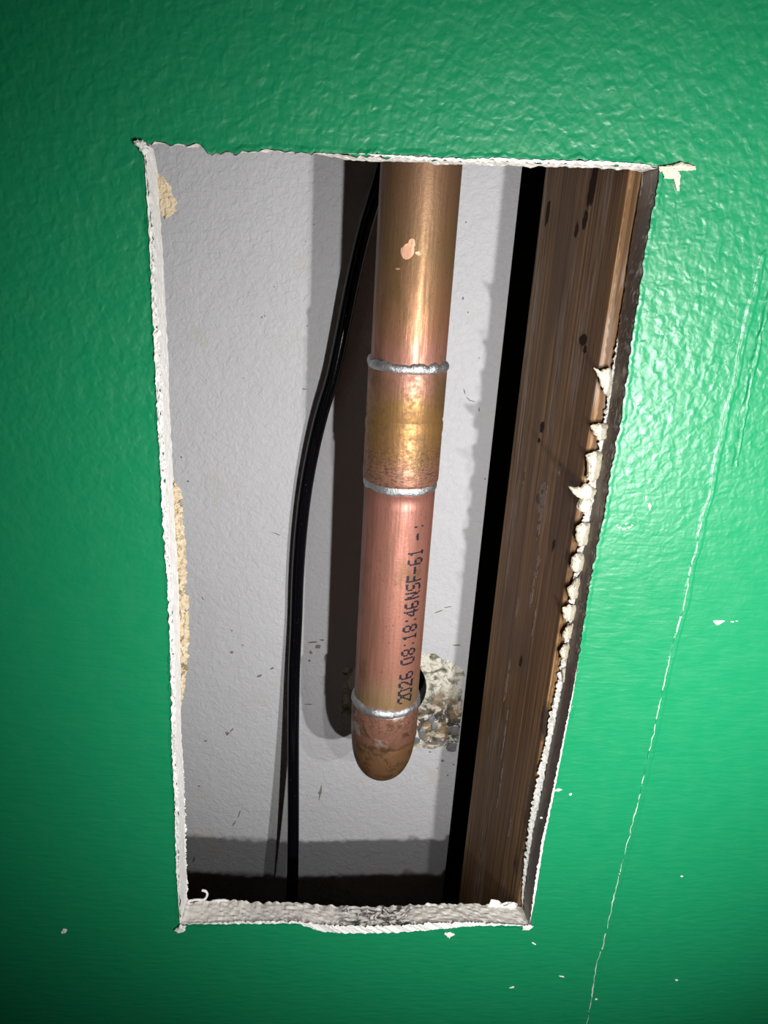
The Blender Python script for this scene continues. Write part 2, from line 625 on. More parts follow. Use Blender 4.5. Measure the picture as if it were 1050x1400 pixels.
# crumbs and curled scraps of board
def lump(name, px, py, y, w, h, dep, mat, parent, seed, rot=0.0, sub=3, point=0.0, amp=0.28):
    c = at(px, py, y)
    s = (c - EYE).length / FPX
    bm = bmesh.new()
    bmesh.ops.create_icosphere(bm, subdivisions=sub, radius=1.0)
    cr, sr = math.cos(rot), math.sin(rot)
    for v in bm.verts:
        d = v.co.copy()
        r = 1 + amp * nz(d.x * 1.7 + seed * 3.1, d.y * 1.7, d.z * 1.7, 4) + 0.10 * nz(d.x * 6, d.y * 6 + seed, d.z * 6, 2)
        d *= r
        # squarish crumb
        d = Vector((math.copysign(abs(d.x) ** 0.8, d.x), math.copysign(abs(d.y) ** 0.8, d.y), math.copysign(abs(d.z) ** 0.8, d.z)))
        if point and d.x < 0:
            d.x *= 1 + point * max(0, 1 - abs(d.z) * 1.8)
        x, yy, z = d.x * w * s / 2, d.y * dep, d.z * h * s / 2 * 1.1
        v.co = Vector((x * cr - z * sr, yy, x * sr + z * cr)) + c
    me = bpy.data.meshes.new(name)
    bm.to_mesh(me)
    bm.free()
    return link(name, me, mat, parent)


def wedge(name, pts, y, dep, mat, parent, seed):
    """a torn scrap with a measured outline, folded and thick"""
    P = []
    n = len(pts)
    for i in range(n):
        a, b = pts[i], pts[(i + 1) % n]
        for q in range(6):
            t = q / 6
            P.append(at(lerp(a[0], b[0], t) + random.uniform(-1, 1), lerp(a[1], b[1], t) + random.uniform(-1, 1), y))
    c = sum(P, Vector()) / len(P)
    v, f = [], []
    L = [(1.0, 0.0), (0.86, -0.5), (0.5, -1.0), (0.25, -0.85)]
    m = len(P)
    for sgn in (1, -1):
        for sc_, dy in L:
            for p in P:
                q = c + (p - c) * sc_
                v.append(q + Vector((0, sgn * dy * dep + 0.3 * dep * nz(q.x * 700, seed, q.z * 700) * sc_, 0)))
    nl = len(L)
    for s in (0, 1):
        o = s * nl * m
        for j in range(nl - 1):
            for i in range(m):
                k = (i + 1) % m
                f.append((o + j * m + i, o + j * m + k, o + (j + 1) * m + k, o + (j + 1) * m + i))
        f.append([o + (nl - 1) * m + i for i in range(m)])
    for i in range(m):
        k = (i + 1) % m
        f.append((i, k, nl * m + k, nl * m + i))
    o = mesh(name, v, f, mat, parent)
    recalc(o)
    return o


# right side: scraps of board left sticking out over the stud
wedge('board_scrap', [(811, 502), (820, 507), (836, 503), (838, 520), (832, 545), (826, 538), (820, 520)], 0.0105, 0.0012, CREAM, wall_front, 1)
wedge('board_scrap', [(808, 582), (818, 578), (832, 580), (830, 600), (818, 602), (811, 594)], 0.0105, 0.0018, CREAM, wall_front, 2)
wedge('board_scrap', [(801, 622), (812, 617), (826, 620), (821, 650), (812, 660), (802, 656), (803, 638)], 0.0105, 0.0018, CREAM, wall_front, 3)
wedge('board_scrap', [(778, 665), (793, 666), (800, 661), (816, 670), (812, 680), (797, 683), (786, 678)], 0.0100, 0.0014, CREAM, wall_front, 4)
lump('board_scrap', 799, 690, 0.0100, 17, 18, 0.0020, CREAM, wall_front, 5)
wedge('board_scrap', [(788, 719), (797, 714), (807, 716), (803, 745), (793, 748), (787, 738)], 0.0100, 0.0016, CREAM, wall_front, 6)
wedge('board_scrap', [(781, 762), (790, 756), (800, 759), (797, 780), (787, 784), (780, 776)], 0.0100, 0.0018, CREAM, wall_front, 7)
wedge('board_scrap', [(775, 806), (783, 797), (794, 786), (790, 818), (779, 821)], 0.0100, 0.0016, CREAM, wall_front, 8)
wedge('board_scrap', [(768, 833), (778, 826), (789, 828), (784, 848), (772, 850)], 0.0100, 0.0016, CREAM, wall_front, 9)
wedge('board_scrap', [(768, 868), (774, 858), (784, 852), (781, 873), (771, 876)], 0.0100, 0.0014, CREAM, wall_front, 10)
wedge('board_scrap', [(765, 890), (772, 881), (779, 880), (775, 905), (767, 904)], 0.0100, 0.0014, CREAM, wall_front, 11)
wedge('board_scrap', [(768, 915), (774, 912), (772, 932), (769, 934)], 0.0105, 0.0010, CREAM, wall_front, 12)
# pale crumbly line along the rear arris on the right
REARR = [(880, 234), (872, 310), (863, 387), (854, 440), (845, 486), (837, 537), (829, 587), (823, 621), (814, 660), (808, 690), (803, 720), (796, 766), (789, 808), (783, 863),
         (777, 895), (771, 925), (765, 955), (758, 980), (752, 1015), (744, 1050), (737, 1085), (730, 1130), (723, 1180), (716, 1225), (714, 1255)]
strip('crumbled_edge', REARR, [(0, 0.6 * mm), (0.22, 0.9 * mm), (0.3, 1.7 * mm), (0.62, 2.0 * mm), (0.68, 1.6 * mm), (0.85, 2.2 * mm), (0.92, 3.2 * mm), (1, 3.6 * mm)],
      [(0, 0.2 * mm), (0.4, 0.5 * mm), (1, 1.2 * mm)], 0.0115, FRINGE, wall_front, 41, jag=0.0011, rough=0.0012, thick=0.0009, rows=7)

# left side: brown backing paper torn away behind the cut
strip('backing_paper', [(225, 300), (222, 275), (219, 250), (214, 232)], [(0, 4.0 * mm), (0.3, 4.2 * mm), (0.7, 2.6 * mm), (1, 1.5 * mm)], [(0, 1 * mm), (1, 1 * mm)], 0.0135, KRAFT, wall_front, 51, rough=0.0010, jag=0.0008, rows=8)
strip('backing_paper', [(247, 975), (247, 945), (243, 880), (240, 800), (236, 720), (232, 655), (231, 600)],
      [(0, 1.5 * mm), (0.1, 2.6 * mm), (0.13, 2.0 * mm), (0.3, 4.2 * mm), (0.45, 4.4 * mm), (0.5, 3.2 * mm), (0.56, 4.2 * mm), (0.72, 3.8 * mm), (0.84, 3.6 * mm), (0.88, 1.5 * mm), (1, 1.0 * mm)],
      [(0, 1.2 * mm), (1, 1.2 * mm)], 0.0133, KRAFT, wall_front, 52, rough=0.0012, jag=0.0009, rows=9)
strip('backing_paper', [(256, 1250), (252, 1180), (250, 1120), (247, 1060), (247, 1010)], [(0, 0.6 * mm), (0.4, 0.8 * mm), (0.8, 1.0 * mm), (1, 0.3 * mm)], [(0, .6 * mm), (1, .6 * mm)], 0.0130, FRINGE, wall_front, 53, rough=0.0008, jag=0.0010, rows=4)
# curls on the sill
def curl(pts, w, mat, seed, y):
    tube_px = [at(a, b, y) for a, b in pts]
    return tube('paper_curl', tube_px, w, mat, wall_front, rough=0.35, seed=seed)


def tube(name, pts, rad, mat, parent=None, origin=(0, 0, 0), n=14, sub=6, rough=0.0, seed=0, smooth=True):
    P = []
    m = len(pts)
    for i in range(m - 1):
        p0, p1, p2, p3 = pts[max(i - 1, 0)], pts[i], pts[i + 1], pts[min(i + 2, m - 1)]
        for q in range(sub):
            t = q / sub
            P.append(0.5 * ((2 * p1) + (p2 - p0) * t + (2 * p0 - 5 * p1 + 4 * p2 - p3) * t * t + (3 * p1 - p0 - 3 * p2 + p3) * t ** 3))
    P.append(pts[-1])
    v, f = [], []
    for i, p in enumerate(P):
        d = (P[min(i + 1, len(P) - 1)] - P[max(i - 1, 0)]).normalized()
        u = d.cross(Vector((0, 1, 0.01))).normalized()
        w = d.cross(u)
        for k in range(n):
            a = 2 * math.pi * k / n
            r = rad * (1 + rough * nz(i * 0.4, k * 0.6, seed))
            v.append(p + u * math.cos(a) * r + w * math.sin(a) * r)
    for i in range(len(P) - 1):
        for k in range(n):
            k2 = (k + 1) % n
            f.append((i * n + k, i * n + k2, (i + 1) * n + k2, (i + 1) * n + k))
    f.append([k for k in range(n)][::-1])
    f.append([(len(P) - 1) * n + k for k in range(n)])
    return mesh(name, v, f, mat, parent, origin=origin, smooth=smooth)


curl([(257, 1232), (268, 1230), (278, 1230), (283, 1225), (282, 1219), (276, 1217)], 0.0005, FRINGE, 3, 0.0128)
curl([(290, 1232), (305, 1231), (318, 1235), (323, 1241)], 0.0006, FRINGE, 4, 0.0126)
wedge('board_scrap', [(668, 1238), (671, 1229), (677, 1231), (680, 1234), (690, 1238), (700, 1234), (708, 1236), (706, 1250), (680, 1246)], 0.0122, 0.0010, FRINGE, wall_front, 20)
wedge('board_scrap', [(255, 1240), (262, 1234), (300, 1233), (322, 1240), (318, 1248), (280, 1246)], 0.0124, 0.0008, GYP, wall_front, 21)
# saw overcuts and crumbs in the corners
wedge('corner_crumb', [(181, 194), (188, 190), (198, 193), (205, 206), (198, 213), (190, 204)], -0.0012, 0.0010, FRINGE, wall_front, 22)
wedge('corner_crumb', [(900, 228), (922, 224), (932, 222), (952, 227), (951, 233), (934, 234), (918, 234), (903, 235)], -0.0009, 0.0007, CREAM, wall_front, 23)
wedge('corner_crumb', [(904, 232), (926, 232), (931, 240), (929, 262), (925, 260), (922, 244), (908, 243)], -0.0006, 0.0004, CREAM, wall_front, 24)
wedge('corner_crumb', [(238, 1272), (246, 1264), (254, 1266), (252, 1274), (243, 1276)], -0.0010, 0.0009, FRINGE, wall_front, 25)
wedge('corner_crumb', [(715, 1267), (724, 1264), (729, 1267), (723, 1272), (715, 1271)], -0.0006, 0.0004, FRINGE, wall_front, 26)
wedge('corner_crumb', [(606, 1277), (614, 1274), (622, 1277), (614, 1283)], -0.0006, 0.0005, FRINGE, wall_front, 27)


def marks(name, parent, mat, y, items, facing=-1, h=0.00015):
    """small irregular flecks lying proud of a surface: (px, py, w, h, rotation)"""
    v, f = [], []
    for q, (px, py, w, hh, rot) in enumerate(items):
        c = at(px, py, y)
        s = (c - EYE).length / FPX
        n = 10
        cr, sr = math.cos(rot), math.sin(rot)
        b = len(v)
        v.append(c + Vector((0, facing * h * 1.6, 0)))
        for lay in (0, 1):
            for k in range(n):
                a = 2 * math.pi * k / n
                r = 1 + 0.45 * nz(math.cos(a) * 1.3 + q * 7, math.sin(a) * 1.3, q) + random.uniform(-.15, .15)
                x, z = math.cos(a) * w * s / 2 * r, math.sin(a) * hh * s / 2 * r
                if lay:
                    x *= 1.15; z *= 1.15
                v.append(c + Vector((x * cr - z * sr, facing * h * (1 - lay) + (0.00003 if lay else 0) * -facing, x * sr + z * cr)))
        for k in range(n):
            k2 = (k + 1) % n
            f.append((b, b + 1 + k, b + 1 + k2))
            f.append((b + 1 + k, b + 1 + n + k, b + 1 + n + k2, b + 1 + k2))
    o = mesh(name, v, f, mat, parent)
    recalc(o)
    return o


tag(marks('plaster_flecks', wall_front, FRINGE, -0.0001,
          [(88, 1273, 9, 4, 0.9), (983, 851, 8, 5, 0.1), (978, 849, 5, 2, .2), (988, 849, 5, 2, -.2), (1001, 850, 4, 1.4, 0), (1007, 849, 3, 1, 0), (847, 721, 5, 2, 0.1), (853, 723, 6, 2.4, .1), (860, 721, 5, 2.4, 0.3),
           (856, 716, 4, 1.6, .2), (843, 718, 4, 1.4, .4), (864, 718, 3, 1.4, 0), (763, 1080, 7, 3, 0.1), (780, 1086, 3, 3, 0), (740, 1118, 3, 2, 0), (888, 692, 3, 8, 0.2),
           (932, 1198, 3, 2, 0), (925, 1340, 3, 2, 0), (815, 1366, 3, 2, 0), (883, 680, 2, 6, 0), (730, 1290, 5, 1.5, -.6),
           (700, 1350, 5, 2, .3), (768, 1335, 6, 1.2, -.3)]),
    kind='stuff')

def m_chip():
    M = Mat('chipped_joint_paint', rough=0.6, spec=0.3)
    X = M.xyz()
    chip = M.noise(330, 3, 0.6, vec=M.vec((1, 1, 0.6)))
    more = M.maprange(X[2], -0.03, -0.12, 0.16, 0.0)
    M.col(M.mix(M.maprange(M.math('SUBTRACT', chip, more), 0.42, 0.48), (0.007, 0.22, 0.09), (0.66, 0.67, 0.60)))
    return M.m


CHIP = m_chip()
# hairline crack along the taped joint, and the joint's second ridge
CR = [(1047, 345), (1040, 350), (1030, 400), (1012, 470), (1004, 520), (990, 565), (985, 600), (975, 640), (969, 680), (959, 709), (952, 750), (942, 785),
      (936, 825), (926, 860), (915, 900), (908, 935), (901, 965), (893, 1005), (886, 1035), (880, 1060), (872, 1100), (862, 1135),
      (852, 1175), (842, 1215), (833, 1255), (824, 1295), (816, 1315), (813, 1335), (809, 1365), (802, 1400), (790, 1460), (775, 1540)]


def crack(name, pts, wfun, mat, seed, h, y=0.0):
    P = dens(pts, 0.0006, y)
    v, f = [], []
    n = len(P)
    for i, p in enumerate(P):
        d = (P[min(i + 1, n - 1)] - P[max(i - 1, 0)]).normalized()
        nn = Vector((d.z, 0, -d.x))
        w = wfun(p, i)
        c = p + nn * 0.0005 * nz(i * 0.12, seed, 0, 3)
        hh = h * (0.4 + 0.6 * min(1, w / 0.0004))
        v += [c - nn * w + Vector((0, 0.00005, 0)), c - nn * w * 0.3 + Vector((0, -hh, 0)), c + nn * w * 0.4 + Vector((0, -hh * 0.9, 0)), c + nn * w + Vector((0, 0.00005, 0))]
    for i in range(n - 1):
        for k in range(3):
            f.append((i * 4 + k, i * 4 + k + 1, (i + 1) * 4 + k + 1, (i + 1) * 4 + k))
    o = mesh(name, v, f, mat, wall_front)
    recalc(o)
    return o


def cw(p, i):
    k = nz(i * 0.09, 2.0, 7, 3)
    top = 1.0 if p.z < -0.085 else 0.55
    return max(0.00010, (0.00017 + 0.00020 * k) * top + (0.00012 if nz(i * 0.03, 5, 1) > 0.42 else 0))


tag(crack('joint_crack', CR, cw, CHIP, 1, 0.00022, -0.0001), 'white hairline crack')
crack('joint_ridge', [(x + 3, y) for x, y in CR], lambda p, i: 0.0016 + 0.0006 * nz(i * .05, 3, 3), GREEN, 3, 0.00022, 0.0)
crack('joint_ridge', [(1075, 330), (1048, 420), (1030, 500), (1018, 560), (1004, 640)], lambda p, i: 0.0013 + 0.0008 * nz(i * .06, 8, 3), GREEN, 4, 0.0006, 0.0)

# ------------------------------------------------------------------ back panel with the knocked-out hole
PB = 0.102
pr0, pr1 = at(716, 229, PB), at(608, 1183, PB)
PXR = (pr0.x + pr1.x) / 2
hc = at(529, 941, PB)
hr = abs(at(584, 941, PB).x - hc.x)
x0, x1, z0, z1 = -0.60, PXR, -0.95, 0.42
PTH = 0.012
NH = 72


def rect_hit(a):
    dx, dz = math.cos(a), math.sin(a)
    sx = ((x1 if dx > 0 else x0) - hc.x) / dx if abs(dx) > 1e-9 else 1e9
    sz = ((z1 if dz > 0 else z0) - hc.z) / dz if abs(dz) > 1e-9 else 1e9
    s = min(sx, sz)
    return Vector((hc.x + dx * s, PB, hc.z + dz * s))


angs = [2 * math.pi * k / NH for k in range(NH)]
for X_, Z_ in ((x0, z0), (x0, z1), (x1, z0), (x1, z1)):
    angs.append(math.atan2(Z_ - hc.z, X_ - hc.x) % (2 * math.pi))
angs = sorted(set(angs))
n = len(angs)
V, F = [], []
for lay in range(4):
    for a in angs:
        r = hr * (1 + 0.05 * nz(math.cos(a) * 2, math.sin(a) * 2, 4))
        h = Vector((hc.x + math.cos(a) * r, PB, hc.z + math.sin(a) * r))
        if lay == 0:
            q = rect_hit(a)
        elif lay == 1:
            q = h
        elif lay == 2:
            q = h + Vector((0, PTH, 0))
        else:
            q = rect_hit(a) + Vector((0, PTH, 0))
        V.append(q)
for lay in range(4):
    l2 = (lay + 1) % 4
    for i in range(n):
        k = (i + 1) % n
        F.append((lay * n + i, lay * n + k, l2 * n + k, l2 * n + i))
wall_back = mesh('wall_back', V, F, PANEL)
recalc(wall_back)
tag(wall_back, 'off-white stippled inner wall panel seen through the opening', kind='structure')

# crusty mortar round the hole
v, f = [], []
NA, NR_ = 120, 22
out_px = [(0, 625, 941), (0, 0, 0)]


def crust_r(a):
    # outline measured round the hole: wide at lower right, thin to the left
    tab = [(-180, 1.12), (-150, 1.10), (-120, 1.20), (-100, 1.5), (-80, 2.0), (-62, 2.2), (-45, 2.5), (-25, 2.2), (0, 1.9), (20, 1.80), (45, 1.50), (70, 1.30),
           (100, 1.15), (140, 1.12), (180, 1.12)]
    return interp(tab, a)


for j in range(NR_ + 1):
    t = j / NR_
    for i in range(NA):
        a = -180 + 360 * i / NA
        ar = math.radians(a)
        R1 = hr * 0.98
        R2 = hr * (crust_r(a) + 0.34 * nz(math.cos(ar) * 3, math.sin(ar) * 3, 2, 4))
        r = lerp(R1, R2, t)
        x, z = hc.x + math.cos(ar) * r, hc.z + math.sin(ar) * r
        x = min(x, PXR - 0.0003)
        hgt = (0.0016 * max(0, 0.35 + 0.8 * nz(x * 260, z * 260, 3, 4))) * min(1, (1 - t) * 4) * min(1, t * 6 + 0.3)
        v.append(Vector((x, PB + 0.0002 - hgt - (0.0003 if t < 1 else 0), z)))
for j in range(NR_):
    for i in range(NA):
        k = (i + 1) % NA
        f.append((j * NA + i, j * NA + k, (j + 1) * NA + k, (j + 1) * NA + i))
o = mesh('mortar_patch', v, f, CRUST, wall_back)
recalc(o)
tag(o, 'crumbly scorched mortar around the round hole')
drop0 = None
for q, (px, py, w, hgt) in enumerate([(621, 998, 13, 13), (618, 1021, 12, 13), (605, 1012, 7, 6), (590, 983, 9, 10), (594, 993, 8, 8), (577, 1003, 9, 13), (570, 1012, 8, 9), (589, 1014, 6, 7)]):
    lump('solder_drop', px, py, PB - 0.0009, w, hgt * 1.1, 0.0007, DROP, wall_back, q + 60, sub=3, amp=0.3)
tag(marks('dirt_marks', wall_back, DIRT, PB,
          [(a, b, w * 0.72, h * 0.72, q) for a, b, w, h, q in [(317, 892, 7, 4, .1), (355, 924, 8, 4, .5), (317, 862, 3, 3, 0), (332, 882, 4, 2, 0), (372, 914, 7, 3, .5), (248, 625, 3, 3, 0), (362, 432, 3, 2, 0),
           (358, 434, 3, 3, 0), (416, 532, 8, 2, 0), (333, 517, 4, 1.5, 0), (375, 392, 2, 2, 0), (311, 1003, 7, 7, .5), (317, 998, 8, 2, .9), (281, 1013, 5, 3, 0),
           (272, 1075, 3, 3, 0), (438, 1083, 3, 26, -.12), (437, 1084, 6, 6, 0), (327, 1113, 2, 16, -.3), (320, 1126, 2, 12, -.5), (265, 1175, 3, 11, -.3),
           (633, 408, 3, 5, 0), (640, 427, 2, 3, 0), (428, 878, 16, 3, .1), (435, 884, 9, 7, .3), (425, 892, 5, 8, .3), (440, 875, 8, 3, 0), (423, 903, 4, 5, 0),
           (635, 535, 2, 9, .4), (645, 548, 12, 1.6, -.2), (640, 545, 8, 1.5, -.5), (655, 560, 2, 7, .2), (600, 836, 18, 1.8, .45), (612, 830, 14, 1.6, .2), (624, 882, 16, 2.6, .02),
           (378, 730, 14, 1.5, -.35), (277, 818, 2, 7, .4), (422, 963, 14, 1.6, 0), (637, 304, 2, 3, 0), (418, 330, 2, 2, 0), (429, 307, 2, 2, 0),
           (588, 1028, 4, 3, 0), (605, 1040, 5, 5, 0), (620, 1045, 4, 3, 0), (612, 1060, 3, 3, 0), (598, 1050, 2, 2, 0)]]), kind='stuff')

# added dark plate behind the panel, stops light leaking through gap and hole
V = []
for y in (0.150, 0.170):
    for x, z in ((-0.6, -0.95), (0.66, -0.95), (0.66, 0.42), (-0.6, 0.42)):
        V.append(Vector((x, y, z)))
o = mesh('rear_backing', V, [(0, 1, 2, 3), (7, 6, 5, 4), (0, 4, 5, 1), (1, 5, 6, 2), (2, 6, 7, 3), (3, 7, 4, 0)], REAR)
recalc(o)
tag(o, 'added dark backing plate that keeps the gap and hole black', kind='structure')

# ------------------------------------------------------------------ stud
YF, YB = T + 0.0005, 0.088
fa, fb = at(863, 236, YF), at(728, 1082, YF)
ba, bb = at(749, 229, YB), at(630, 1177, YB)
SXF, SXB = (fa.x + fb.x) / 2, (ba.x + bb.x) / 2
sd = Vector((SXB - SXF, YB - YF, 0)).normalized()
sn = Vector((sd.y, -sd.x, 0))           # to the right
bm = bmesh.new()
L0 = Vector((SXF, YF, 0))
rr = 0.0012
SZ = [(-0.95 + 1.37 * k / 60) for k in range(61)]
prof = []
Wd, Dd = 0.038, (Vector((SXB, YB, 0)) - L0).length
for cx_, cy_, a0 in ((rr, rr, 180), (Wd - rr, rr, 270), (Wd - rr, Dd - rr, 0), (rr, Dd - rr, 90)):
    for k in range(4):
        a = math.radians(a0 + 30 * k)
        prof.append((cx_ + rr * math.cos(a), cy_ + rr * math.sin(a)))
# front edge must clear the board: rotate about the front left corner, kept behind the board
m = len(prof)
V, F = [], []
org = Vector((SXF, YF, -0.95))
for z in SZ:
    for a, b in prof:
        p = L0 + sn * a + sd * b
        p.y = max(p.y, YF)
        V.append(Vector((p.x, p.y, z)))
for j in range(len(SZ) - 1):
    for i in range(m):
        k = (i + 1) % m
        F.append((j * m + i, j * m + k, (j + 1) * m + k, (j + 1) * m + i))
F.append(list(range(m)))
F.append([(len(SZ) - 1) * m + i for i in range(m)])
stud = mesh('wooden_stud', V, F, WOOD, origin=org)
recalc(stud)
tag(stud, 'dark brown upright wooden wall stud at the right of the opening', 'stud')

fn = Vector((-sd.y, sd.x, 0))           # out of the stud's left face


def on_face(px, py):
    d = CAM @ Vector((px - CXP, -(py - CYP), -FPX))
    return EYE + d * ((L0 - EYE).dot(fn) / d.dot(fn))


def face_marks(name, mat, items, label):
    v, f = [], []
    for q, (px, py, w, h) in enumerate(items):
        c0 = on_face(px, py)
        ux, uz = on_face(px + 1, py) - c0, on_face(px - 0.15, py + 1) - c0
        b, n_ = len(v), 16
        v.append(c0 + fn * 0.00012)
        for lay in (0, 1):
            for k in range(n_):
                a = 2 * math.pi * k / n_
                r_ = (1 + 0.5 * nz(math.cos(a) * 1.5 + q * 5, math.sin(a) * 1.5, q, 3) + random.uniform(-.12, .12)) * (1.12 if lay else 1)
                v.append(c0 + ux * (w / 2 * math.cos(a) * r_) + uz * (h / 2 * math.sin(a) * r_) + fn * (-0.00002 if lay else 0.0001))
        for k in range(n_):
            k2 = (k + 1) % n_
            f.append((b, b + 1 + k, b + 1 + k2))
            f.append((b + 1 + k, b + 1 + n_ + k, b + 1 + n_ + k2, b + 1 + k2))
    for i in range(len(v)):
        v[i] = v[i] - org
    o = mesh(name, v, f, mat, stud)
    recalc(o)
    tag(o, label, kind='stuff')


KNOT = m_plain('dark_knot', (0.035, 0.02, 0.012), 0.8, spec=0.15)
SCUFF = m_paper('chalky_scuff', (0.30, 0.24, 0.20), (0.42, 0.35, 0.31), (0.12, 0.08, 0.05), 0.50)
face_marks('knot', KNOT, [(812, 250, 9, 44), (806, 268, 5, 30), (800, 300, 5, 26), (788, 316, 4, 22), (797, 465, 8, 16), (800, 478, 4, 10), (749, 290, 5, 30), (741, 584, 6, 13),
                          (737, 602, 3, 6), (712, 905, 3, 14), (757, 745, 3, 14)], 'dark knots and splits in the wood')
face_marks('scuff_mark', SCUFF, [(741, 680, 13, 38), (737, 715, 5, 40), (716, 655, 2, 30), (734, 775, 5, 34), (727, 812, 3, 40), (693, 930, 3, 60), (690, 1000, 2.5, 70), (684, 1070, 2, 60),
                                 (707, 830, 2, 24), (765, 640, 2, 20), (730, 850, 2, 30), (697, 1130, 1.5, 30)], 'pale chalky scuffs dragged down the wood')

# ------------------------------------------------------------------ copper pipe
YP = 0.049
pa = at(575, 225, YP)
pb_ = at(528.5, 950, YP)
PX = (pa.x + pb_.x) / 2
R = 0.5 * (at(631, 300, YP).x - at(517, 300, YP).x) * 0.0 + 0.0143
e1, e2 = at(518, 225, YP), at(632, 225, YP)
R = 0.5 * (e2.x - e1.x) * math.cos(math.atan2(abs((e1.x + e2.x) / 2), YP + D)) * 0.985


def pz(px, py):
    return at(px, py, YP - R).z


zR1, zR2, zR3 = pz(557, 510), pz(547, 668), pz(527, 980)
zSeam = pz(524, 1028)
# tip: the lowest silhouette point of the dome
zTip = at(523, 1067, YP - R * 0.35).z
PO = Vector((PX, YP, zTip))
pipe = bpy.data.objects.new('copper_pipe', None)
pipe.location = PO
pipe.empty_display_size = 0.02
C.objects.link(pipe)
tag(pipe, 'capped vertical copper water pipe with soldered coupling hanging inside the wall opening', 'pipe')


def lathe(name, prof, mat, n=96, parent=pipe, cap0=False, cap1=False, rad=None, smooth=True):
    v, f = [], []
    for j, (r, z) in enumerate(prof):
        for k in range(n):
            a = 2 * math.pi * k / n
            rr_, zz = r, z
            if rad:
                rr_, zz = rad(r, z, a, j)
            v.append(Vector((PX + math.cos(a) * rr_, YP + math.sin(a) * rr_, zz)))
    for j in range(len(prof) - 1):
        for k in range(n):
            k2 = (k + 1) % n
            f.append((j * n + k, j * n + k2, (j + 1) * n + k2, (j + 1) * n + k))
    if cap0:
        f.append(list(range(n)))
    if cap1:
        f.append([(len(prof) - 1) * n + k for k in range(n)])
    o = mesh(name, v, f, mat, parent, origin=PO, smooth=smooth)
    recalc(o)
    return o


cu_up = m_copper('tarnished_copper_upper', [(zR1, (0.42, 0.19, 0.15)), (zR1 + 0.009, (0.39, 0.18, 0.13)), (zR1 + 0.015, (0.34, 0.165, 0.09)), (zR1 + 0.028, (0.29, 0.15, 0.075)),
                                            (zR1 + 0.040, (0.22, 0.13, 0.06)), (zR1 + 0.066, (0.22, 0.122, 0.068)), (zR1 + 0.1, (0.18, 0.10, 0.058))], zTip, (zR1 - 0.002, zR1 + 0.12), drag=0.10)
cu_mid = m_copper('heated_copper_coupling', [(zR2, (0.36, 0.17, 0.12)), (zR2 + 0.007, (0.36, 0.18, 0.115)), (zR2 + 0.013, (0.33, 0.175, 0.07)), (zR2 + 0.024, (0.32, 0.172, 0.06)),
                                             (zR1 - 0.012, (0.29, 0.16, 0.055)), (zR1 - 0.006, (0.34, 0.17, 0.115)), (zR1, (0.38, 0.18, 0.14))], zTip, (zR2, zR1), speck=(zR2 + 0.024, zR2 + 0.008), drag=1.2)
cu_low = m_copper('bright_copper_lower', [(zR3, (0.38, 0.175, 0.125)), (zR3 + 0.005, (0.32, 0.21, 0.10)), (zR3 + 0.012, (0.38, 0.22, 0.13)), (zR3 + 0.020, (0.41, 0.18, 0.13)), (zR3 + 0.06, (0.43, 0.185, 0.14)),
                                          (zR2 - 0.002, (0.39, 0.165, 0.13))], zTip, (zR3, zR2), drag=0.07)
cu_cap = m_copper('burnt_copper_cap', [(zTip, (0.17, 0.08, 0.035)), (zSeam, (0.22, 0.11, 0.05)), (zSeam + 0.002, (0.31, 0.145, 0.095)), (zR3, (0.36, 0.165, 0.125))], zTip, (zTip, zR3 + 0.002),
                  speck=(zSeam, zR3), drag=0.8, mottle=True)

lathe('tube', [(R, zR1 - 0.004), (R, zR1 + 0.02), (R, zR1 + 0.06), (R, 0.2), (R, 0.40), (R - 0.0012, 0.40), (R - 0.0012, zR1)], cu_up)
RC = R * 1.055
g = (zR1 + zR2) / 2
prof = [(R * 0.99, zR1 + 0.0004), (RC * 0.992, zR1 + 0.0003), (RC, zR1 - 0.0006)]
for z, s in ((zR1 - 0.010, 1.0), (g + 0.0042, 1.0), (g + 0.0036, 0.986), (g + 0.0028, 0.984), (g + 0.0016, 1.010), (g - 0.001, 1.012), (g - 0.0030, 0.992), (g - 0.004, 1.002),
             (zR2 + 0.006, 1.005), (zR2 + 0.0012, 1.008), (zR2 + 0.0004, 1.0), (zR2, 0.985), (zR2, 0.955)):
    prof.append((RC * s, z))
lathe('coupling', prof, cu_mid)
lathe('tube', [(R - 0.0012, zR2), (R, zR2 + 0.003), (R, zR2 - 0.01), (R, (zR2 + zR3) / 2), (R, zR3 + 0.01), (R, zR3 - 0.004)], cu_low)
RK = R * 1.05
prof = [(R * 0.97, zR3), (RK * 0.99, zR3 - 0.0002), (RK, zR3 - 0.0012), (RK * 1.002, zR3 - 0.006), (RK * 0.997, zSeam + 0.0010), (RK * 0.965, zSeam + 0.0003), (RK * 0.965, zSeam - 0.0004), (RK * 0.972, zSeam - 0.0010)]
hd = zSeam - zTip - 0.0010
for k in range(1, 15):
    a = math.pi / 2 * k / 14
    prof.append((RK * 0.965 * max(0.0001, math.cos(a)) ** 0.72, zTip + hd * (1 - math.sin(a) ** 1.0)))
lathe('end_cap', prof, cu_cap, cap1=True)


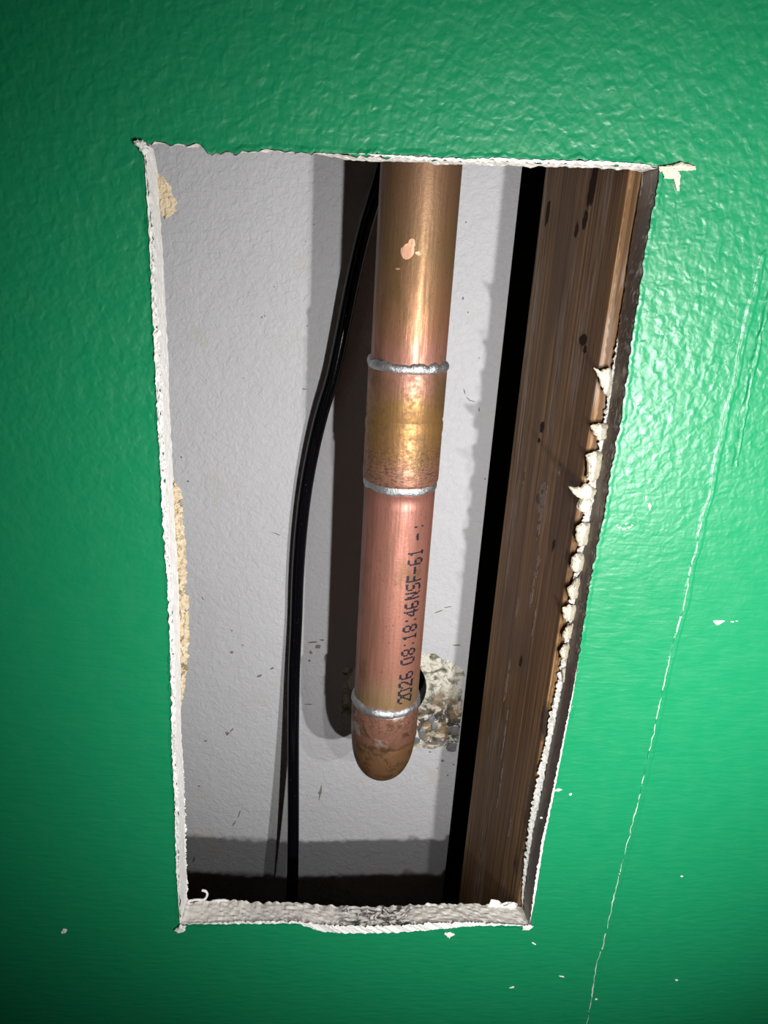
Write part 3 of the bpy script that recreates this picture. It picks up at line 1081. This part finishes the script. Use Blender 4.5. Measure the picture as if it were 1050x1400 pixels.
def ring(zc, r0, w, out, up, seed, low=False):
    """a wiped bead of solder: uneven round its run"""
    N = 9
    prof = [(r0, zc + w * (0.5 - j / (N - 1))) for j in range(N)]

    def rad(r, z, a, j):
        t = j / (N - 1)
        wob = nz(math.cos(a) * 2.6, math.sin(a) * 2.6, seed, 4)
        wob2 = nz(math.cos(a) * 7, math.sin(a) * 7, seed + 5, 3)
        bulge = math.sin(math.pi * t) ** 0.7
        z2 = z + up * w * (0.5 * wob + 0.10 * wob2) * (t if low else 1 - t)
        return r + out * bulge * (1 + 0.5 * wob + 0.25 * wob2) + (-0.0004 if j in (0, N - 1) else 0.0001), z2
    return lathe('solder_ring', prof, SOLDER, rad=rad)


ring(zR1 + 0.0012, R * 1.0, 0.0042, 0.0011, 0.75, 1)
ring(zR2 - 0.0014, R * 1.0, 0.0040, 0.0005, 0.5, 2, True)
ring(zR3 + 0.0010, R * 1.0, 0.0046, 0.0012, 0.4, 3)


# printing along the tube: 5x7 dot characters wrapped round it, read upward
G = {'0': '01110 10001 10001 10001 10001 10001 01110', '1': '00100 01100 00100 00100 00100 00100 01110',
     '2': '01110 10001 00001 00010 00100 01000 11111', '6': '01110 10000 10000 11110 10001 10001 01110',
     '8': '01110 10001 10001 01110 10001 10001 01110', '4': '00010 00110 01010 10010 11111 00010 00010',
     'N': '10001 11001 11001 10101 10011 10011 10001', 'S': '01111 10000 10000 01110 00001 00001 11110',
     'F': '11111 10000 10000 11110 10000 10000 10000', '-': '00000 00000 00000 11111 00000 00000 00000',
     ':': '00000 00100 00000 00000 00000 00100 00000', '.': '00000 00000 00100 00000 00010 00100 00000'}
chars = [('2', 960), ('0', 950), ('2', 939), ('6', 927), ('0', 907), ('8', 895), (':', 884), ('1', 874), ('8', 862), (':', 851), ('4', 841), ('6', 830),
         ('N', 817), ('S', 805), ('F', 793), ('-', 782), ('6', 770), ('1', 758), ('-', 736), ('.', 722)]
v, f = [], []
vx = (PX - EYE.x)
view0 = math.atan2(YP + D, PX - 0.0)      # direction from the eye to the axis
front = view0 + math.pi                   # angle of the generator facing the eye
TA0, TA1 = math.radians(50), math.radians(21)
for ch, py in chars:
    zc = pz(555, py)
    dzp = abs(pz(555, py - 5) - pz(555, py + 5)) / 10      # metres per pixel here
    stepz = 10.2 * dzp / 5.4
    rows = G[ch].split()
    for r_, row in enumerate(rows):
        for c_, bit in enumerate(row):
            if bit != '1' or random.random() < 0.005:
                continue
            # letter tops face the pipe's left as read upward
            ang = front + lerp(TA1, TA0, (r_ + 0.5) / 7) + random.uniform(-.01, .01)
            zz = zc + (c_ - 2) * stepz
            b = len(v)
            dw, dh = 0.62 * stepz * random.uniform(.85, 1.2), 0.050 * random.uniform(.75, 1.15)
            for k in range(8):
                q = 2 * math.pi * k / 8
                aa = ang + math.cos(q) * dh
                v.append(Vector((PX + math.cos(aa) * (R + 0.00012), YP + math.sin(aa) * (R + 0.00012), zz + math.sin(q) * dw)))
            f.append([b + k for k in range(8)])
o = mesh('printed_lettering', v, f, INK, pipe, origin=PO)
tag(o, 'dark ink printing running up the tube')

# bare copper scrape on the upper tube
v, f = [], []
BARE = m_copper('bare_copper', [(zR1, (0.85, 0.46, 0.30)), (zR1 + 0.1, (0.88, 0.5, 0.33))], zTip, (zR1, zR1 + 0.1), metal=0.4)
for (px, py, w, h) in ((562, 344, 20, 22), (568, 333, 10, 12), (577, 347, 9, 5), (549, 368, 8, 3)):
    s = 0.00025
    c = at(px, py, YP - R)
    zc = c.z
    off = (c.x - PX) / R
    ac = front + math.asin(max(-1, min(1, off)))
    b = len(v)
    n = 18
    for k in range(n):
        q = 2 * math.pi * k / n
        r_ = 1 + 0.3 * nz(math.cos(q) * 1.1 + px, math.sin(q) * 1.1, 1, 3)
        aa = ac + math.cos(q) * w * s / 2 / R * r_
        v.append(Vector((PX + math.cos(aa) * (R + 0.0001), YP + math.sin(aa) * (R + 0.0001), zc + math.sin(q) * h * s / 2 * r_)))
    f.append([b + k for k in range(n)])
tag(mesh('scrape_mark', v, f, BARE, pipe, origin=PO), 'bare bright copper scrape')

# ------------------------------------------------------------------ black cable
CR_ = 0.0031
path = [(560, 40, .090), (545, 140, .090), (527, 215, .090), (514, 262, .090), (497, 320, .091), (481, 390, .092), (467, 460, .093), (455, 515, .094), (440, 565, .095), (428, 615, .0955), (418, 670, .096),
        (411, 730, .096), (407, 790, .096), (405, 850, .096), (402, 920, .0945), (401, 990, .091), (401, 1060, .086), (401, 1130, .080), (400, 1200, .074), (398, 1260, .070), (396, 1340, .066)]
pts = [at(a, b, c) for a, b, c in path]
cable = tube('black_cable', pts, CR_, CABLE, origin=tuple(pts[-1]), n=20)
tag(cable, 'thin black cable curving down behind the copper pipe', 'cable')
